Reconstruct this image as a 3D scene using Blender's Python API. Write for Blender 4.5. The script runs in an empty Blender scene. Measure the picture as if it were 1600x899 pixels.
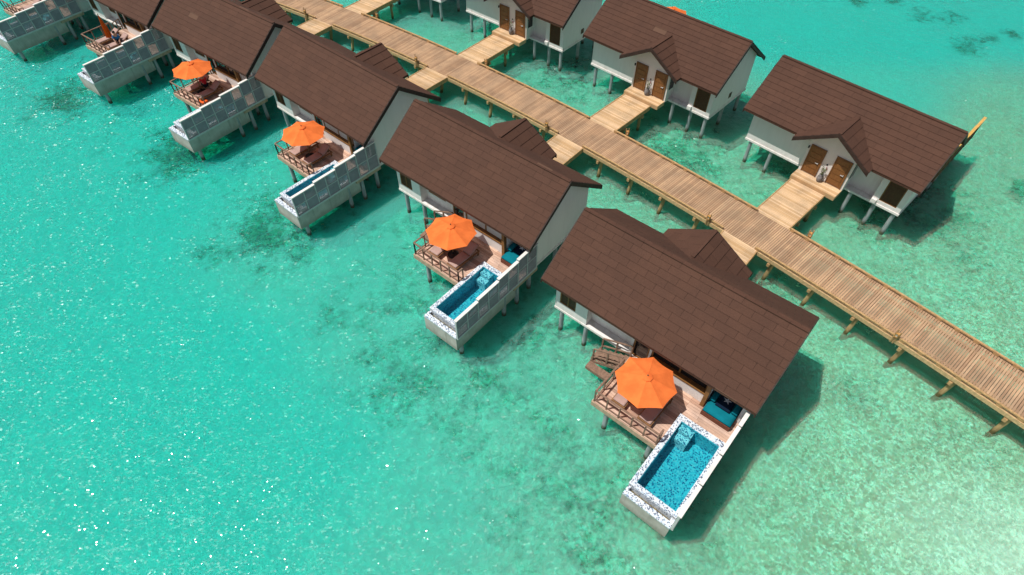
import bpy, bmesh, math, random
import numpy as np
from mathutils import Matrix, Vector
random.seed(7)
S = 0.75                     # modelling unit -> metres
sc = bpy.context.scene
COL = sc.collection
R = math.radians

# ------------------------------------------------------------------ materials
def new_mat(name):
    m = bpy.data.materials.new(name); m.use_nodes = True
    m.node_tree.nodes.clear()
    return m, m.node_tree
class NT:
    """tiny node helper"""
    def __init__(s, t): s.t = t
    def n(s, typ, **kw):
        nd = s.t.nodes.new(typ)
        for k, v in kw.items():
            if k.startswith('i_'):
                key = k[2:]; key = int(key) if key.isdigit() else key.replace('_', ' ')
                s.put(nd.inputs[key], v)
            else: setattr(nd, k, v)
        return nd
    def put(s, sock, v):
        if hasattr(v, 'is_linked') or isinstance(v, bpy.types.NodeSocket): s.t.links.new(v, sock)
        else:
            if isinstance(v, (tuple, list)) and len(v) == 3 and sock.type == 'RGBA': v = (*v, 1)
            sock.default_value = v
    def math(s, op, a, b=0.0, c=0.0, clamp=False):
        nd = s.n('ShaderNodeMath', operation=op, use_clamp=clamp)
        for i, v in enumerate((a, b, c)): s.put(nd.inputs[i], v)
        return nd.outputs[0]
    def mix(s, f, a, b, mode='MIX'):
        nd = s.n('ShaderNodeMix', data_type='RGBA', blend_type=mode)
        s.put(nd.inputs[0], f); s.put(nd.inputs[6], a); s.put(nd.inputs[7], b)
        return nd.outputs[2]
    def ramp(s, f, a, b, smooth=True):
        nd = s.n('ShaderNodeMapRange', interpolation_type='SMOOTHSTEP' if smooth else 'LINEAR')
        s.put(nd.inputs[0], f); nd.inputs[1].default_value = a; nd.inputs[2].default_value = b
        return nd.outputs[0]
    def noise(s, vec, scale, detail=3, rough=.5, out=0):
        nd = s.n('ShaderNodeTexNoise'); s.put(nd.inputs['Vector'], vec)
        nd.inputs['Scale'].default_value = scale; nd.inputs['Detail'].default_value = detail; nd.inputs['Roughness'].default_value = rough
        return nd.outputs[out]
    def obj(s): return s.n('ShaderNodeTexCoord').outputs['Object']
    def sep(s, v):
        nd = s.n('ShaderNodeSeparateXYZ'); s.put(nd.inputs[0], v); return nd.outputs
    def comb(s, x, y, z):
        nd = s.n('ShaderNodeCombineXYZ')
        for i, v in enumerate((x, y, z)): s.put(nd.inputs[i], v)
        return nd.outputs[0]
    def vscale(s, v, k):
        nd = s.n('ShaderNodeVectorMath', operation='MULTIPLY'); s.put(nd.inputs[0], v); nd.inputs[1].default_value = k; return nd.outputs[0]
    def vadd(s, v, w):
        nd = s.n('ShaderNodeVectorMath', operation='ADD'); s.put(nd.inputs[0], v); s.put(nd.inputs[1], w); return nd.outputs[0]
    def wn(s, vec):
        nd = s.n('ShaderNodeTexWhiteNoise', noise_dimensions='3D'); s.put(nd.inputs['Vector'], vec); return nd.outputs[0]
    def rnd(s): return s.n('ShaderNodeObjectInfo').outputs['Random']
    def bump(s, h, dist, strength=1.0):
        nd = s.n('ShaderNodeBump'); s.put(nd.inputs['Height'], h); nd.inputs['Distance'].default_value = dist; nd.inputs['Strength'].default_value = strength
        return nd.outputs[0]
    def out(s, col, rough=.7, normal=None, spec=.3, **kw):
        b = s.n('ShaderNodeBsdfPrincipled'); s.put(b.inputs['Base Color'], col); s.put(b.inputs['Roughness'], rough)
        b.inputs['Specular IOR Level'].default_value = spec
        if normal is not None: s.put(b.inputs['Normal'], normal)
        for k, v in kw.items(): s.put(b.inputs[k.replace('_', ' ')], v)
        o = s.n('ShaderNodeOutputMaterial'); s.t.links.new(b.outputs[0], o.inputs[0]); return b

def simple(name, col, rough=.7, var=.12, scale=6, spec=.3, bump=0.0, streak=None):
    m, t = new_mat(name); g = NT(t)
    v = g.obj(); r = g.rnd()
    off = g.comb(g.math('MULTIPLY', r, 37), g.math('MULTIPLY', r, 91), 0)
    p = g.vadd(v, off)
    if streak: p = g.vscale(p, streak)
    n = g.noise(p, scale, 4, .6)
    lo = tuple(c*(1-var) for c in col); hi = tuple(min(1, c*(1+var)) for c in col)
    c = g.mix(g.ramp(n, .3, .7), lo, hi)
    g.out(c, rough, g.bump(n, bump) if bump else None, spec)
    return m

HW_ROW = 4.31/11
def shingle_mat(name, base, axis='y', centre=0.0, d=HW_ROW, w=1.35):
    m, t = new_mat(name); g = NT(t)
    x, y, z = g.sep(g.obj())
    a, b = (y, x) if axis == 'y' else (x, y)
    a = g.math('SUBTRACT', a, centre*S)
    aa = g.math('ABSOLUTE', a)
    row = g.math('FLOOR', g.math('DIVIDE', aa, d*S))
    row = g.math('ADD', row, g.math('MULTIPLY', g.math('SIGN', a), 40))
    r = g.rnd()
    xx = g.math('ADD', g.math('DIVIDE', b, w*S), g.math('ADD', g.math('MULTIPLY', row, .37), g.math('MULTIPLY', r, 9)))
    cell = g.math('FLOOR', xx); fr = g.math('FRACT', xx)
    tone = g.wn(g.comb(cell, row, g.math('MULTIPLY', r, 100)))
    e = g.math('MINIMUM', fr, g.math('SUBTRACT', 1, fr))
    joint = g.math('SUBTRACT', 1, g.ramp(e, .004, .013))
    p = g.vadd(g.obj(), g.comb(g.math('MULTIPLY', r, 57), g.math('MULTIPLY', r, 13), 0))
    fine = g.noise(p, 38, 3, .65)
    big = g.noise(p, .7, 3, .5)
    c1 = g.mix(g.math('POWER', tone, 1.6), tuple(k*.94 for k in base), tuple(k*1.06 for k in base))
    c2 = g.mix(g.ramp(fine, .25, .75), tuple(k*.72 for k in (1, 1, 1)), (1.24, 1.24, 1.24))
    st = g.noise(g.vscale(p, (2.6, .5, 1) if axis == 'y' else (.5, 2.6, 1)), 1.1, 4, .6)
    c3 = g.mix(g.ramp(big, .3, .7), (.94, .945, .955), (1.05, 1.04, 1.02))
    c3 = g.mix(g.math('MULTIPLY', g.ramp(st, .52, .74), .20), c3, (.70, .71, .72))
    rare = g.math('GREATER_THAN', tone, .994)
    c = g.mix(1.0, c1, c2, 'MULTIPLY'); c = g.mix(1.0, c, c3, 'MULTIPLY')
    c = g.mix(g.math('MULTIPLY', rare, .35), c, (.17, .10, .065))
    c = g.mix(g.math('MULTIPLY', joint, .34), c, (.02, .012, .009))
    h = g.math('SUBTRACT', g.math('MULTIPLY', fine, .25), joint)
    g.out(c, .85, g.bump(h, .012), .2)
    return m

def plank_mat(name, a, b, grain=(1, 14, 14), rough=.75, island=True, c2=None):
    m, t = new_mat(name); g = NT(t)
    r = g.n('ShaderNodeNewGeometry').outputs['Random Per Island'] if island else g.rnd()
    v = g.vadd(g.obj(), g.comb(g.math('MULTIPLY', r, 31), g.math('MULTIPLY', r, 77), 0))
    n = g.noise(g.vscale(v, grain), 3.0, 4, .6)
    big = g.noise(g.obj(), .9, 3, .5)
    c = g.mix(r, a, b)
    if c2: c = g.mix(g.math('MULTIPLY', g.math('GREATER_THAN', g.math('FRACT', g.math('MULTIPLY', r, 17.3)), .72), .8), c, c2)
    c = g.mix(1.0, c, g.mix(g.ramp(n, .25, .75), (.78, .76, .74), (1.15, 1.13, 1.1)), 'MULTIPLY')
    c = g.mix(1.0, c, g.mix(g.ramp(big, .32, .68), (.82, .83, .85), (1.1, 1.08, 1.05)), 'MULTIPLY')
    g.out(c, rough, g.bump(n, .004), .25)
    return m

def mosaic_mat(name, cols, size, rough=.3, grout=(.5, .55, .55), coat=0.0):
    """small square tiles with a random colour each: cols = [(threshold, colour)...]"""
    m, t = new_mat(name); g = NT(t)
    v = g.vscale(g.obj(), (1/(size*S),)*3)
    v = g.vadd(v, (.37, .41, .29))
    fl = g.n('ShaderNodeVectorMath', operation='FLOOR'); g.put(fl.inputs[0], v)
    w = g.wn(g.vadd(fl.outputs[0], (.5, .5, .5)))
    c = cols[0][1]
    for th, k in cols[1:]:
        c = g.mix(g.math('GREATER_THAN', w, th), c, k)
    fr = g.n('ShaderNodeVectorMath', operation='FRACTION'); g.put(fr.inputs[0], v)
    big = g.noise(g.obj(), 2.5, 3, .5)
    c = g.mix(1.0, c, g.mix(big, (.85, .87, .9), (1.08, 1.06, 1.04)), 'MULTIPLY')
    g.out(c, rough, None, .5)
    return m

def wall_mat():
    m, t = new_mat('white_render'); g = NT(t)
    v = g.obj(); r = g.rnd(); p = g.vadd(v, g.comb(g.math('MULTIPLY', r, 37), 0, 0))
    st = g.noise(g.vscale(p, (2.2, 2.2, .35)), 1.6, 4, .6)
    fi = g.noise(p, 22, 3, .6)
    z = g.sep(v)[2]
    c = g.mix(g.ramp(st, .35, .75), (.77, .725, .695), (.73, .685, .655))
    low = g.math('MULTIPLY', g.math('SUBTRACT', 1, g.ramp(z, 1.75, 2.3)), g.ramp(st, .42, .7))
    c = g.mix(g.math('MULTIPLY', low, .5), c, (.50, .44, .36))
    g.out(c, .85, g.bump(fi, .004), .2)
    return m

def concrete_mat():
    m, t = new_mat('streaked_concrete'); g = NT(t)
    v = g.obj(); r = g.rnd(); p = g.vadd(v, g.comb(g.math('MULTIPLY', r, 31), g.math('MULTIPLY', r, 17), 0))
    st = g.noise(g.vscale(p, (3.5, 3.5, .25)), 1.5, 4, .65); n = g.noise(p, 1.6, 4, .6); fi = g.noise(p, 14, 3, .6)
    z = g.sep(v)[2]
    c = g.mix(g.ramp(n, .3, .7), (.39, .365, .325), (.50, .47, .425))
    c = g.mix(g.math('MULTIPLY', g.ramp(st, .5, .7), .45), c, (.20, .185, .15))
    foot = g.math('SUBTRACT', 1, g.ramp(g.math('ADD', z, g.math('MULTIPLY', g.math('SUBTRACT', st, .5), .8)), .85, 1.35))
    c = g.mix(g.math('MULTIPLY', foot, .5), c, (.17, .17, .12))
    g.out(c, .85, g.bump(fi, .006), .2)
    return m

def pile_mat(name, col, wet):
    m, t = new_mat(name); g = NT(t)
    v = g.obj(); z = g.sep(v)[2]
    n = g.noise(g.vscale(v, (3, 3, .6)), 2.5, 4, .6); n2 = g.noise(v, 9, 3, .6)
    c = g.mix(g.ramp(n, .3, .7), tuple(k*.75 for k in col), tuple(k*1.2 for k in col))
    zz = g.math('ADD', z, g.math('MULTIPLY', g.math('SUBTRACT', n2, .5), .35))
    c = g.mix(g.math('SUBTRACT', 1, g.ramp(zz, .10, .42)), c, wet)
    g.out(c, .8, g.bump(n2, .01), .2)
    return m

def fabric(name, col, trans=0.0, scale=60):
    m, t = new_mat(name); g = NT(t)
    n = g.noise(g.obj(), scale, 2, .5); b = g.noise(g.obj(), 2.2, 3, .5)
    c = g.mix(g.ramp(b, .3, .7), tuple(k*.88 for k in col), tuple(min(1, k*1.1) for k in col))
    nr = g.bump(n, .003)
    d = g.n('ShaderNodeBsdfDiffuse'); g.put(d.inputs[0], c); g.put(d.inputs['Normal'], nr)
    sh = d.outputs[0]
    if trans:
        tr = g.n('ShaderNodeBsdfTranslucent'); g.put(tr.inputs[0], c)
        mx = g.n('ShaderNodeMixShader'); mx.inputs[0].default_value = trans
        t.links.new(sh, mx.inputs[1]); t.links.new(tr.outputs[0], mx.inputs[2]); sh = mx.outputs[0]
    o = g.n('ShaderNodeOutputMaterial'); t.links.new(sh, o.inputs[0])
    return m

def pool_water_mat():
    m, t = new_mat('pool_water'); g = NT(t)
    n = g.noise(g.obj(), 5, 3, .5)
    nr = g.bump(n, .02)
    tr = g.n('ShaderNodeBsdfTransparent', i_Color=(.62, .95, .95))
    gl = g.n('ShaderNodeBsdfGlossy', i_Roughness=.03); g.put(gl.inputs['Normal'], nr)
    f = g.n('ShaderNodeFresnel', i_IOR=1.33); g.put(f.inputs['Normal'], nr)
    mx = g.n('ShaderNodeMixShader'); t.links.new(f.outputs[0], mx.inputs[0]); t.links.new(tr.outputs[0], mx.inputs[1]); t.links.new(gl.outputs[0], mx.inputs[2])
    o = g.n('ShaderNodeOutputMaterial'); t.links.new(mx.outputs[0], o.inputs[0]); return m

def reef_mask(g, v):
    """rock and coral rubble, broken up by noise around the mapped patches"""
    reef = g.n('ShaderNodeAttribute', attribute_name='reef').outputs['Fac']
    n = g.noise(v, .42, 5, .68); fn = g.noise(v, 1.9, 4, .7)
    t = g.math('ADD', reef, g.math('ADD', g.math('MULTIPLY', g.math('SUBTRACT', n, .5), 1.7), g.math('MULTIPLY', g.math('SUBTRACT', fn, .5), 1.1)))
    return g.math('MULTIPLY', g.ramp(t, .10, .75), g.ramp(reef, .03, .20))

def sea_mat():
    m, t = new_mat('lagoon_water'); g = NT(t)
    v = g.obj()
    dep = g.n('ShaderNodeAttribute', attribute_name='depth').outputs['Fac']
    wob = g.noise(v, 1.6, 2, .5, out=1)
    vv = g.vadd(v, g.vscale(wob, (.7, .7, 0)))
    n1 = g.noise(vv, 4.6, 3, .62)
    n2 = g.noise(v, 1.2, 3, .55)
    n3 = g.noise(v, 9.0, 2, .55)
    gust = g.ramp(g.noise(v, .16, 3, .55), .3, .7)
    h = g.math('ADD', g.math('MULTIPLY', n1, .55), g.math('ADD', g.math('MULTIPLY', n2, .7), g.math('MULTIPLY', n3, .22)))
    h = g.math('MULTIPLY', h, g.math('MULTIPLY_ADD', gust, .6, .7))
    nr = g.bump(h, SEA_BUMP)
    nr2 = g.bump(g.math('ADD', h, g.math('MULTIPLY', g.noise(v, 2.6, 2, .5), .9)), SEA_BUMP*1.25)
    d = g.n('ShaderNodeSubsurfaceScattering', falloff='BURLEY', i_Scale=1.0, i_Radius=(.3, 2.5, 2.2)); g.put(d.inputs['Normal'], nr)
    shal = g.ramp(dep, .15, 1.75)
    g.put(d.inputs[0], g.mix(shal, (.52, .68, .44), (.030, .645, .545)))
    tr = g.n('ShaderNodeBsdfTransparent', i_Color=(.99, .995, .995))
    m1 = g.n('ShaderNodeMixShader')
    turb = g.math('MULTIPLY', g.math("MULTIPLY_ADD", shal, .36, .17), g.math('SUBTRACT', 1, g.math('MULTIPLY', reef_mask(g, v), .75)))
    g.put(m1.inputs[0], turb)
    t.links.new(tr.outputs[0], m1.inputs[1]); t.links.new(d.outputs[0], m1.inputs[2])
    # small wind facets: every ripple facet has its own random slope
    fv = g.vadd(g.vscale(v, (1.0, 1.7, 1)), g.vscale(wob, (.25, .25, 0)))
    patch = g.math('MULTIPLY_ADD', g.ramp(g.noise(v, .75, 3, .6), .36, .66), .75, .45)
    patch = g.math('MULTIPLY', patch, g.math('MULTIPLY_ADD', gust, .35, .85))
    def facets(scale, k, seed):
        vo = g.n('ShaderNodeTexVoronoi', feature='F1'); g.put(vo.inputs['Vector'], g.vadd(fv, (seed, seed*.7, 0))); vo.inputs['Scale'].default_value = scale
        c = vo.outputs['Color']; tot = c
        for q in (3.1, 7.7):
            w = g.n('ShaderNodeTexWhiteNoise', noise_dimensions='3D'); g.put(w.inputs['Vector'], g.vadd(c, (q, q, q))); tot = g.vadd(tot, w.outputs['Color'])
        sl = g.vscale(g.vadd(tot, (-1.5, -1.5, -1.5)), (k, k, 0))
        sv = g.n('ShaderNodeVectorMath', operation='SCALE'); g.put(sv.inputs[0], sl); g.put(sv.inputs['Scale'], patch); sl = sv.outputs[0]
        nn = g.n('ShaderNodeVectorMath', operation='NORMALIZE'); g.put(nn.inputs[0], g.vadd(g.bump(n2, .05), sl)); return nn.outputs[0]
    gl = g.n('ShaderNodeBsdfGlossy', i_Roughness=.08); g.put(gl.inputs['Normal'], facets(11.5, .228, 0))
    gl2 = g.n('ShaderNodeBsdfGlossy', i_Roughness=.345); g.put(gl2.inputs['Normal'], facets(8.0, .44, 5))
    gm = g.n('ShaderNodeMixShader'); gm.inputs[0].default_value = .62
    t.links.new(gl.outputs[0], gm.inputs[1]); t.links.new(gl2.outputs[0], gm.inputs[2])
    f = g.n('ShaderNodeFresnel', i_IOR=1.33); g.put(f.inputs['Normal'], nr)
    mx = g.n('ShaderNodeMixShader'); g.put(mx.inputs[0], g.math('MULTIPLY', f.outputs[0], .75)); t.links.new(m1.outputs[0], mx.inputs[1]); t.links.new(gm.outputs[0], mx.inputs[2])
    va = g.n('ShaderNodeVolumeAbsorption', i_Color=(.005, .85, .79), i_Density=1.8)
    o = g.n('ShaderNodeOutputMaterial'); t.links.new(mx.outputs[0], o.inputs[0]); t.links.new(va.outputs[0], o.inputs[1])
    return m

def seabed_mat():
    m, t = new_mat('sand_and_reef'); g = NT(t)
    v = g.obj()
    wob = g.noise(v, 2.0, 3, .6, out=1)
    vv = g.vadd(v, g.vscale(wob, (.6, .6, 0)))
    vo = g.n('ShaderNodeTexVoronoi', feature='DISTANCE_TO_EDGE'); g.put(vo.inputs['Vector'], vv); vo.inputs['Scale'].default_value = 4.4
    ridge = g.math('SUBTRACT', 1, g.ramp(vo.outputs['Distance'], 0, .17))  # no sand relief: pale caustic light net, painted into the sand colour
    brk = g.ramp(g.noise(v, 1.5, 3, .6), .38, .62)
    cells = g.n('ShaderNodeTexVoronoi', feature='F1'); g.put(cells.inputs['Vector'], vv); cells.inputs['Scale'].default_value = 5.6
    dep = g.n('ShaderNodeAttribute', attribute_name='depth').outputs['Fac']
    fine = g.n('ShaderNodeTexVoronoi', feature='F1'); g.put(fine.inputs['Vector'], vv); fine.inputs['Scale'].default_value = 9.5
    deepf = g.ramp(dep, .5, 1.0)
    stone_ripple_light = g.math('MULTIPLY_ADD', g.math('SUBTRACT', g.sep(cells.outputs['Color'])[0], g.sep(fine.outputs['Color'])[0]), deepf, g.sep(fine.outputs['Color'])[0])
    fn = g.noise(v, 4.2, 5, .72); big = g.noise(v, .30, 4, .6)
    sand = g.mix(g.ramp(fn, .3, .7), (.42, .385, .24), (.93, .87, .62))
    sand = g.mix(1.0, sand, g.mix(g.ramp(big, .35, .65), (.78, .80, .74), (1.08, 1.06, 1.04)), 'MULTIPLY')
    sand = g.mix(g.math('MULTIPLY', g.ramp(stone_ripple_light, .55, .95), .45), sand, (.95, .92, .80))
    sand = g.mix(g.math('MULTIPLY', g.ramp(stone_ripple_light, .34, .08), g.math('MULTIPLY_ADD', deepf, .3, .25)), sand, (.20, .185, .10))
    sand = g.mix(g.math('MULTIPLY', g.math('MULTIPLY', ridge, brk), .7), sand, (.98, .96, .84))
    sand = g.mix(1.0, sand, g.mix(g.ramp(stone_ripple_light, .1, .9, False), (.68, .69, .70), (1.28, 1.25, 1.2)), 'MULTIPLY')  # mottled light of the rippled water painted in, one tone per rubble cell
    sand = g.mix(g.math('MULTIPLY', g.math('SUBTRACT', 1, g.ramp(dep, .05, .5)), .75), sand, g.mix(g.ramp(fn, .35, .65), (.80, .79, .70), (.97, .96, .90)))
    rk = g.mix(g.ramp(stone_ripple_light, .15, .9), (.025, .03, .017), (.30, .27, .16))
    rk = g.mix(g.ramp(fn, .52, .70), rk, (.45, .42, .28))
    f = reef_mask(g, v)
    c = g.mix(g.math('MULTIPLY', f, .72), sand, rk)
    g.out(c, .9, g.bump(g.math('ADD', fn, g.math('MULTIPLY', stone_ripple_light, .25)), .10), .05)
    return m

SEA_BUMP = .105
M = {}
M['wall'] = wall_mat()
ROOFC = (.085, .041, .0275)
M['roof'] = shingle_mat('brown_shingles', ROOFC)
M['porchF'] = shingle_mat('brown_porch_shingles_sea', ROOFC, 'x', 7.05, .63, 1.4)
M['porchB'] = shingle_mat('brown_porch_shingles_jetty', ROOFC, 'x', 8.15, .63, 1.4)
M['trim'] = simple('dark_brown_trim', (.045, .026, .02), .7, .2)
M['soffit'] = simple('soffit_board', (.16, .11, .08), .8, .15)
M['jetty'] = plank_mat('jetty_planks', (.43, .275, .17), (.53, .35, .22), (14, 14, 14), c2=(.38, .235, .143))
M['walk'] = plank_mat('walkway_planks', (.57, .39, .23), (.72, .51, .325), (14, 14, 14), c2=(.52, .33, .17))
M['beam'] = simple('ochre_timber_beam', (.44, .27, .125), .75, .25, 3, streak=(3, 3, 3))
M['sidebeam'] = simple('tan_side_beam', (.50, .34, .175), .75, .2, 3, streak=(3, 3, 3))
M['deck'] = plank_mat('weathered_deck_planks', (.52, .35, .27), (.68, .49, .40), (1.5, 22, 22), c2=(.38, .23, .17))
M['rail'] = simple('grey_brown_timber', (.22, .135, .095), .8, .25, 8)
M['fascia'] = simple('bleached_fascia_board', (.42, .30, .21), .8, .2, 5)
M['door'] = simple('varnished_door_wood', (.20, .082, .022), .45, .22, 5, .5, streak=(6, 6, 1))
M['frame'] = simple('teak_frame', (.23, .105, .03), .5, .2, 6, .4)
M['shutter'] = simple('dark_brown_shutter', (.085, .034, .014), .55, .2, 8, .4)
M['glass'] = simple('dark_window_glass', (.012, .013, .015), .08, .1, 3, .6)
M['blind'] = simple('pale_roller_blind', (.55, .54, .52), .8, .05)
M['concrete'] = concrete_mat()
M['rim'] = mosaic_mat('white_blue_mosaic', [(0, (.70, .745, .79)), (.58, (.42, .55, .68)), (.67, (.09, .115, .18)), (.88, (.60, .64, .68))], .058)
M['basin'] = mosaic_mat('turquoise_pool_mosaic', [(0, (.045, .39, .49)), (.30, (.06, .47, .57)), (.55, (.03, .30, .42)), (.72, (.012, .12, .23)), (.88, (.13, .47, .55))], .075)
M['step'] = mosaic_mat('pale_pool_step_mosaic', [(0, (.26, .52, .60)), (.40, (.44, .64, .70)), (.74, (.04, .13, .24))], .07)
M['poolwater'] = pool_water_mat()
M['pebble'] = simple('mossy_pebbles', (.24, .19, .09), .9, .75, 14, .2, .03)
M['orange'] = fabric('orange_canopy_cloth', (.97, .215, .055), .22)
M['orange_dk'] = fabric('orange_folded_cloth', (.72, .14, .02), .15)
M['taupe'] = fabric('taupe_cushion_cloth', (.40, .27, .235))
M['teal'] = fabric('teal_cushion_cloth', (.006, .155, .20))
M['navy'] = fabric('navy_cushion_cloth', (.008, .017, .035))
M['star'] = simple('pale_star_print', (.55, .56, .58), .8, .05)
M['bedwood'] = simple('red_brown_bed_base', (.14, .045, .025), .6, .2, 6)
M['lounger'] = simple('lounger_teak', (.24, .12, .05), .6, .2, 6)
M['solid'] = simple('mauve_grey_panel', (.27, .24, .27), .7, .1, 3)
M['lattice'] = simple('pale_grey_slats', (.29, .28, .29), .7, .1, 5)
M['screenframe'] = simple('pale_screen_frame', (.52, .52, .51), .7, .06, 5)
M['cap'] = simple('white_wall_cap', (.74, .70, .66), .75, .07, 2)
M['yellowwood'] = simple('honey_timber', (.60, .35, .10), .6, .15, 5)
M['hood'] = simple('orange_brown_timber', (.52, .27, .085), .7, .2, 6)
M['brownwood'] = simple('brown_timber_panel', (.15, .08, .035), .7, .2, 4)
M['pile'] = pile_mat('concrete_pile', (.31, .335, .34), (.075, .075, .045))
M['timberpile'] = pile_mat('timber_pile', (.36, .25, .12), (.09, .075, .03))
M['pot'] = simple('grey_clay_pot', (.20, .185, .18), .8, .3, 10)
M['leaf'] = simple('small_green_leaves', (.07, .10, .03), .6, .3, 9)
M['twig'] = simple('dry_twig', (.22, .18, .12), .8, .2, 9)
M['flower'] = simple('dark_red_blossom', (.20, .04, .04), .7, .2, 9)
M['black'] = simple('black_painted_metal', (.015, .015, .017), .5, .1)
M['pole'] = simple('varnished_pole', (.20, .11, .05), .5, .15)
M['steel'] = simple('brushed_steel', (.55, .55, .55), .3, .05, 9, .6)
M['lampglass'] = simple('frosted_lamp_glass', (.60, .56, .48), .35, .05)
M['skin'] = simple('skin', (.42, .24, .16), .6, .06)
M['hair'] = simple('dark_hair', (.018, .013, .011), .6, .1)
M['red'] = fabric('red_cloth', (.48, .03, .04))
M['blue'] = fabric('blue_cloth', (.03, .19, .42))
M['darkcloth'] = fabric('dark_cloth', (.02, .02, .03))
M['orangetowel'] = fabric('orange_towel_cloth', (.80, .13, .03))
M['bark'] = M['beam']

# ------------------------------------------------------------------ mesh builder
class MB:
    def __init__(s, sg=1): s.v = []; s.f = []; s.sg = sg; s.smooth = []
    def pts(s, P):
        i = len(s.v); s.v += [tuple(p) for p in P]; return i
    def hexa(s, top, bot):
        i = s.pts(list(bot)+list(top)); n = len(top)
        s.f.append(tuple(i+k for k in range(n))[::-1]); s.f.append(tuple(i+n+k for k in range(n)))
        for k in range(n):
            j = (k+1) % n; s.f.append((i+k, i+j, i+n+j, i+n+k))
    def box(s, u0, u1, v0, v1, z0, z1):
        q = [(u0, v0), (u1, v0), (u1, v1), (u0, v1)]
        s.hexa([(a, b, z1) for a, b in q], [(a, b, z0) for a, b in q])
    def bar(s, A, B, w, h):
        """rectangular bar from A to B, width w (horizontal), height h"""
        A = Vector(A); B = Vector(B); d = (B-A)
        side = d.cross(Vector((0, 0, 1)))
        side = side.normalized() if side.length > 1e-5 else Vector((1, 0, 0))
        up = side.cross(d).normalized()
        c = lambda P: [P-side*w/2-up*h/2, P+side*w/2-up*h/2, P+side*w/2+up*h/2, P-side*w/2+up*h/2]
        s.hexa(c(B), c(A))
    def tube(s, A, B, r0, r1=None, n=12):
        r1 = r0 if r1 is None else r1
        A = Vector(A); B = Vector(B); d = (B-A).normalized()
        x = d.orthogonal().normalized(); y = d.cross(x)
        ring = lambda P, r: [P+x*r*math.cos(2*math.pi*k/n)+y*r*math.sin(2*math.pi*k/n) for k in range(n)]
        s.hexa(ring(B, r1), ring(A, r0))
    def lathe(s, c, prof, n=16):
        cx, cy, cz = c; i0 = len(s.v)
        for r, z in prof:
            s.v += [(cx+r*math.cos(2*math.pi*k/n), cy+r*math.sin(2*math.pi*k/n), cz+z) for k in range(n)]
        for a in range(len(prof)-1):
            for k in range(n):
                j = (k+1) % n
                s.f.append((i0+a*n+k, i0+a*n+j, i0+(a+1)*n+j, i0+(a+1)*n+k))
        s.f.append(tuple(i0+k for k in range(n))[::-1]); a = len(prof)-1
        s.f.append(tuple(i0+a*n+k for k in range(n)))
    def cushion(s, u0, u1, v0, v1, z0, z1, tilt=0.0, nx=8, ny=8):
        """soft rounded pad; tilt lifts the v1 end"""
        i0 = len(s.v); cx, cy = (u0+u1)/2, (v0+v1)/2
        for side in (1, 0):
            for j in range(ny+1):
                for i in range(nx+1):
                    a, b = i/nx*2-1, j/ny*2-1
                    e = (1-abs(a)**5)*(1-abs(b)**5)
                    h = (z1-z0)/2*(.45+.55*max(e, 0)**.5)
                    z = (z0+z1)/2+(h if side else -h)
                    k = 1-.03*(1-max(e, 0))
                    s.v.append((cx+a*(u1-u0)/2*k, cy+b*(v1-v0)/2*k, z+tilt*(b+1)/2))
        N = (nx+1)*(ny+1)
        for j in range(ny):
            for i in range(nx):
                q = [i0+j*(nx+1)+i, i0+j*(nx+1)+i+1, i0+(j+1)*(nx+1)+i+1, i0+(j+1)*(nx+1)+i]
                s.f.append(tuple(q)); s.f.append(tuple(k+N for k in q[::-1]))
        brd = [i for i in range(nx+1)]+[(nx+1)*j+nx for j in range(1, ny+1)]+[(nx+1)*ny+i for i in range(nx-1, -1, -1)]+[(nx+1)*j for j in range(ny-1, 0, -1)]
        for a, b in zip(brd, brd[1:]+brd[:1]): s.f.append((i0+a, i0+a+N, i0+b+N, i0+b))
    def build(s, name, mat, parent=None, smooth=False, bevel=0.0):
        me = bpy.data.meshes.new(name)
        me.from_pydata([(a*S, b*S*s.sg, c*S) for a, b, c in s.v], [], s.f)
        bm = bmesh.new(); bm.from_mesh(me); bmesh.ops.recalc_face_normals(bm, faces=bm.faces)
        if bevel: bmesh.ops.bevel(bm, geom=bm.edges[:], offset=bevel*S, segments=1, affect='EDGES', clamp_overlap=True)
        bm.to_mesh(me); bm.free()
        if smooth:
            for p in me.polygons: p.use_smooth = True
        me.materials.append(M[mat] if isinstance(mat, str) else mat)
        o = bpy.data.objects.new(name, me); COL.objects.link(o)
        if parent: o.parent = parent
        return o
def one(name, mat, parent, fn, sg=1, **kw):
    b = MB(sg); fn(b); return b.build(name, mat, parent, **kw)
def boxpart(name, mat, parent, dims, sg=1, **kw):
    b = MB(sg)
    for d in (dims if isinstance(dims[0], (tuple, list)) else [dims]): b.box(*d)
    return b.build(name, mat, parent, **kw)
def empty(name, loc, rot=0.0):
    o = bpy.data.objects.new(name, None); COL.objects.link(o); o.empty_display_size = .3
    o.location = [c*S for c in loc]; o.rotation_euler = (0, 0, rot); return o
def tag(o, label=None, cat=None, group=None, kind=None):
    for k, v in (('label', label), ('category', cat), ('group', group), ('kind', kind)):
        if v: o[k] = v
    return o
def copy_tree(o, parent=None):
    c = o.copy(); COL.objects.link(c)
    if parent: c.parent = parent
    for ch in list(o.children): copy_tree(ch, c)
    return c

# ------------------------------------------------------------------ villas
ZR, ZE, HW, LEN = 8.82, 5.68, 4.31, 15.0
SL = (ZR-ZE)/HW
ZF = 2.60                    # floor and deck level
zmain = lambda v: ZR-SL*abs(v)

def slab(b, quad, z, t0, t1, up0, up1):
    """roof piece: quad = four (u,v); z(u,v) the roof plane; first two points are the upper edge"""
    top = [(*q, z(*q)+(up0 if i < 2 else up1)) for i, q in enumerate(quad)]
    bot = [(*q, z(*q)+(t0 if i < 2 else t1)) for i, q in enumerate(quad)]
    b.hexa(top, bot)

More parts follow.
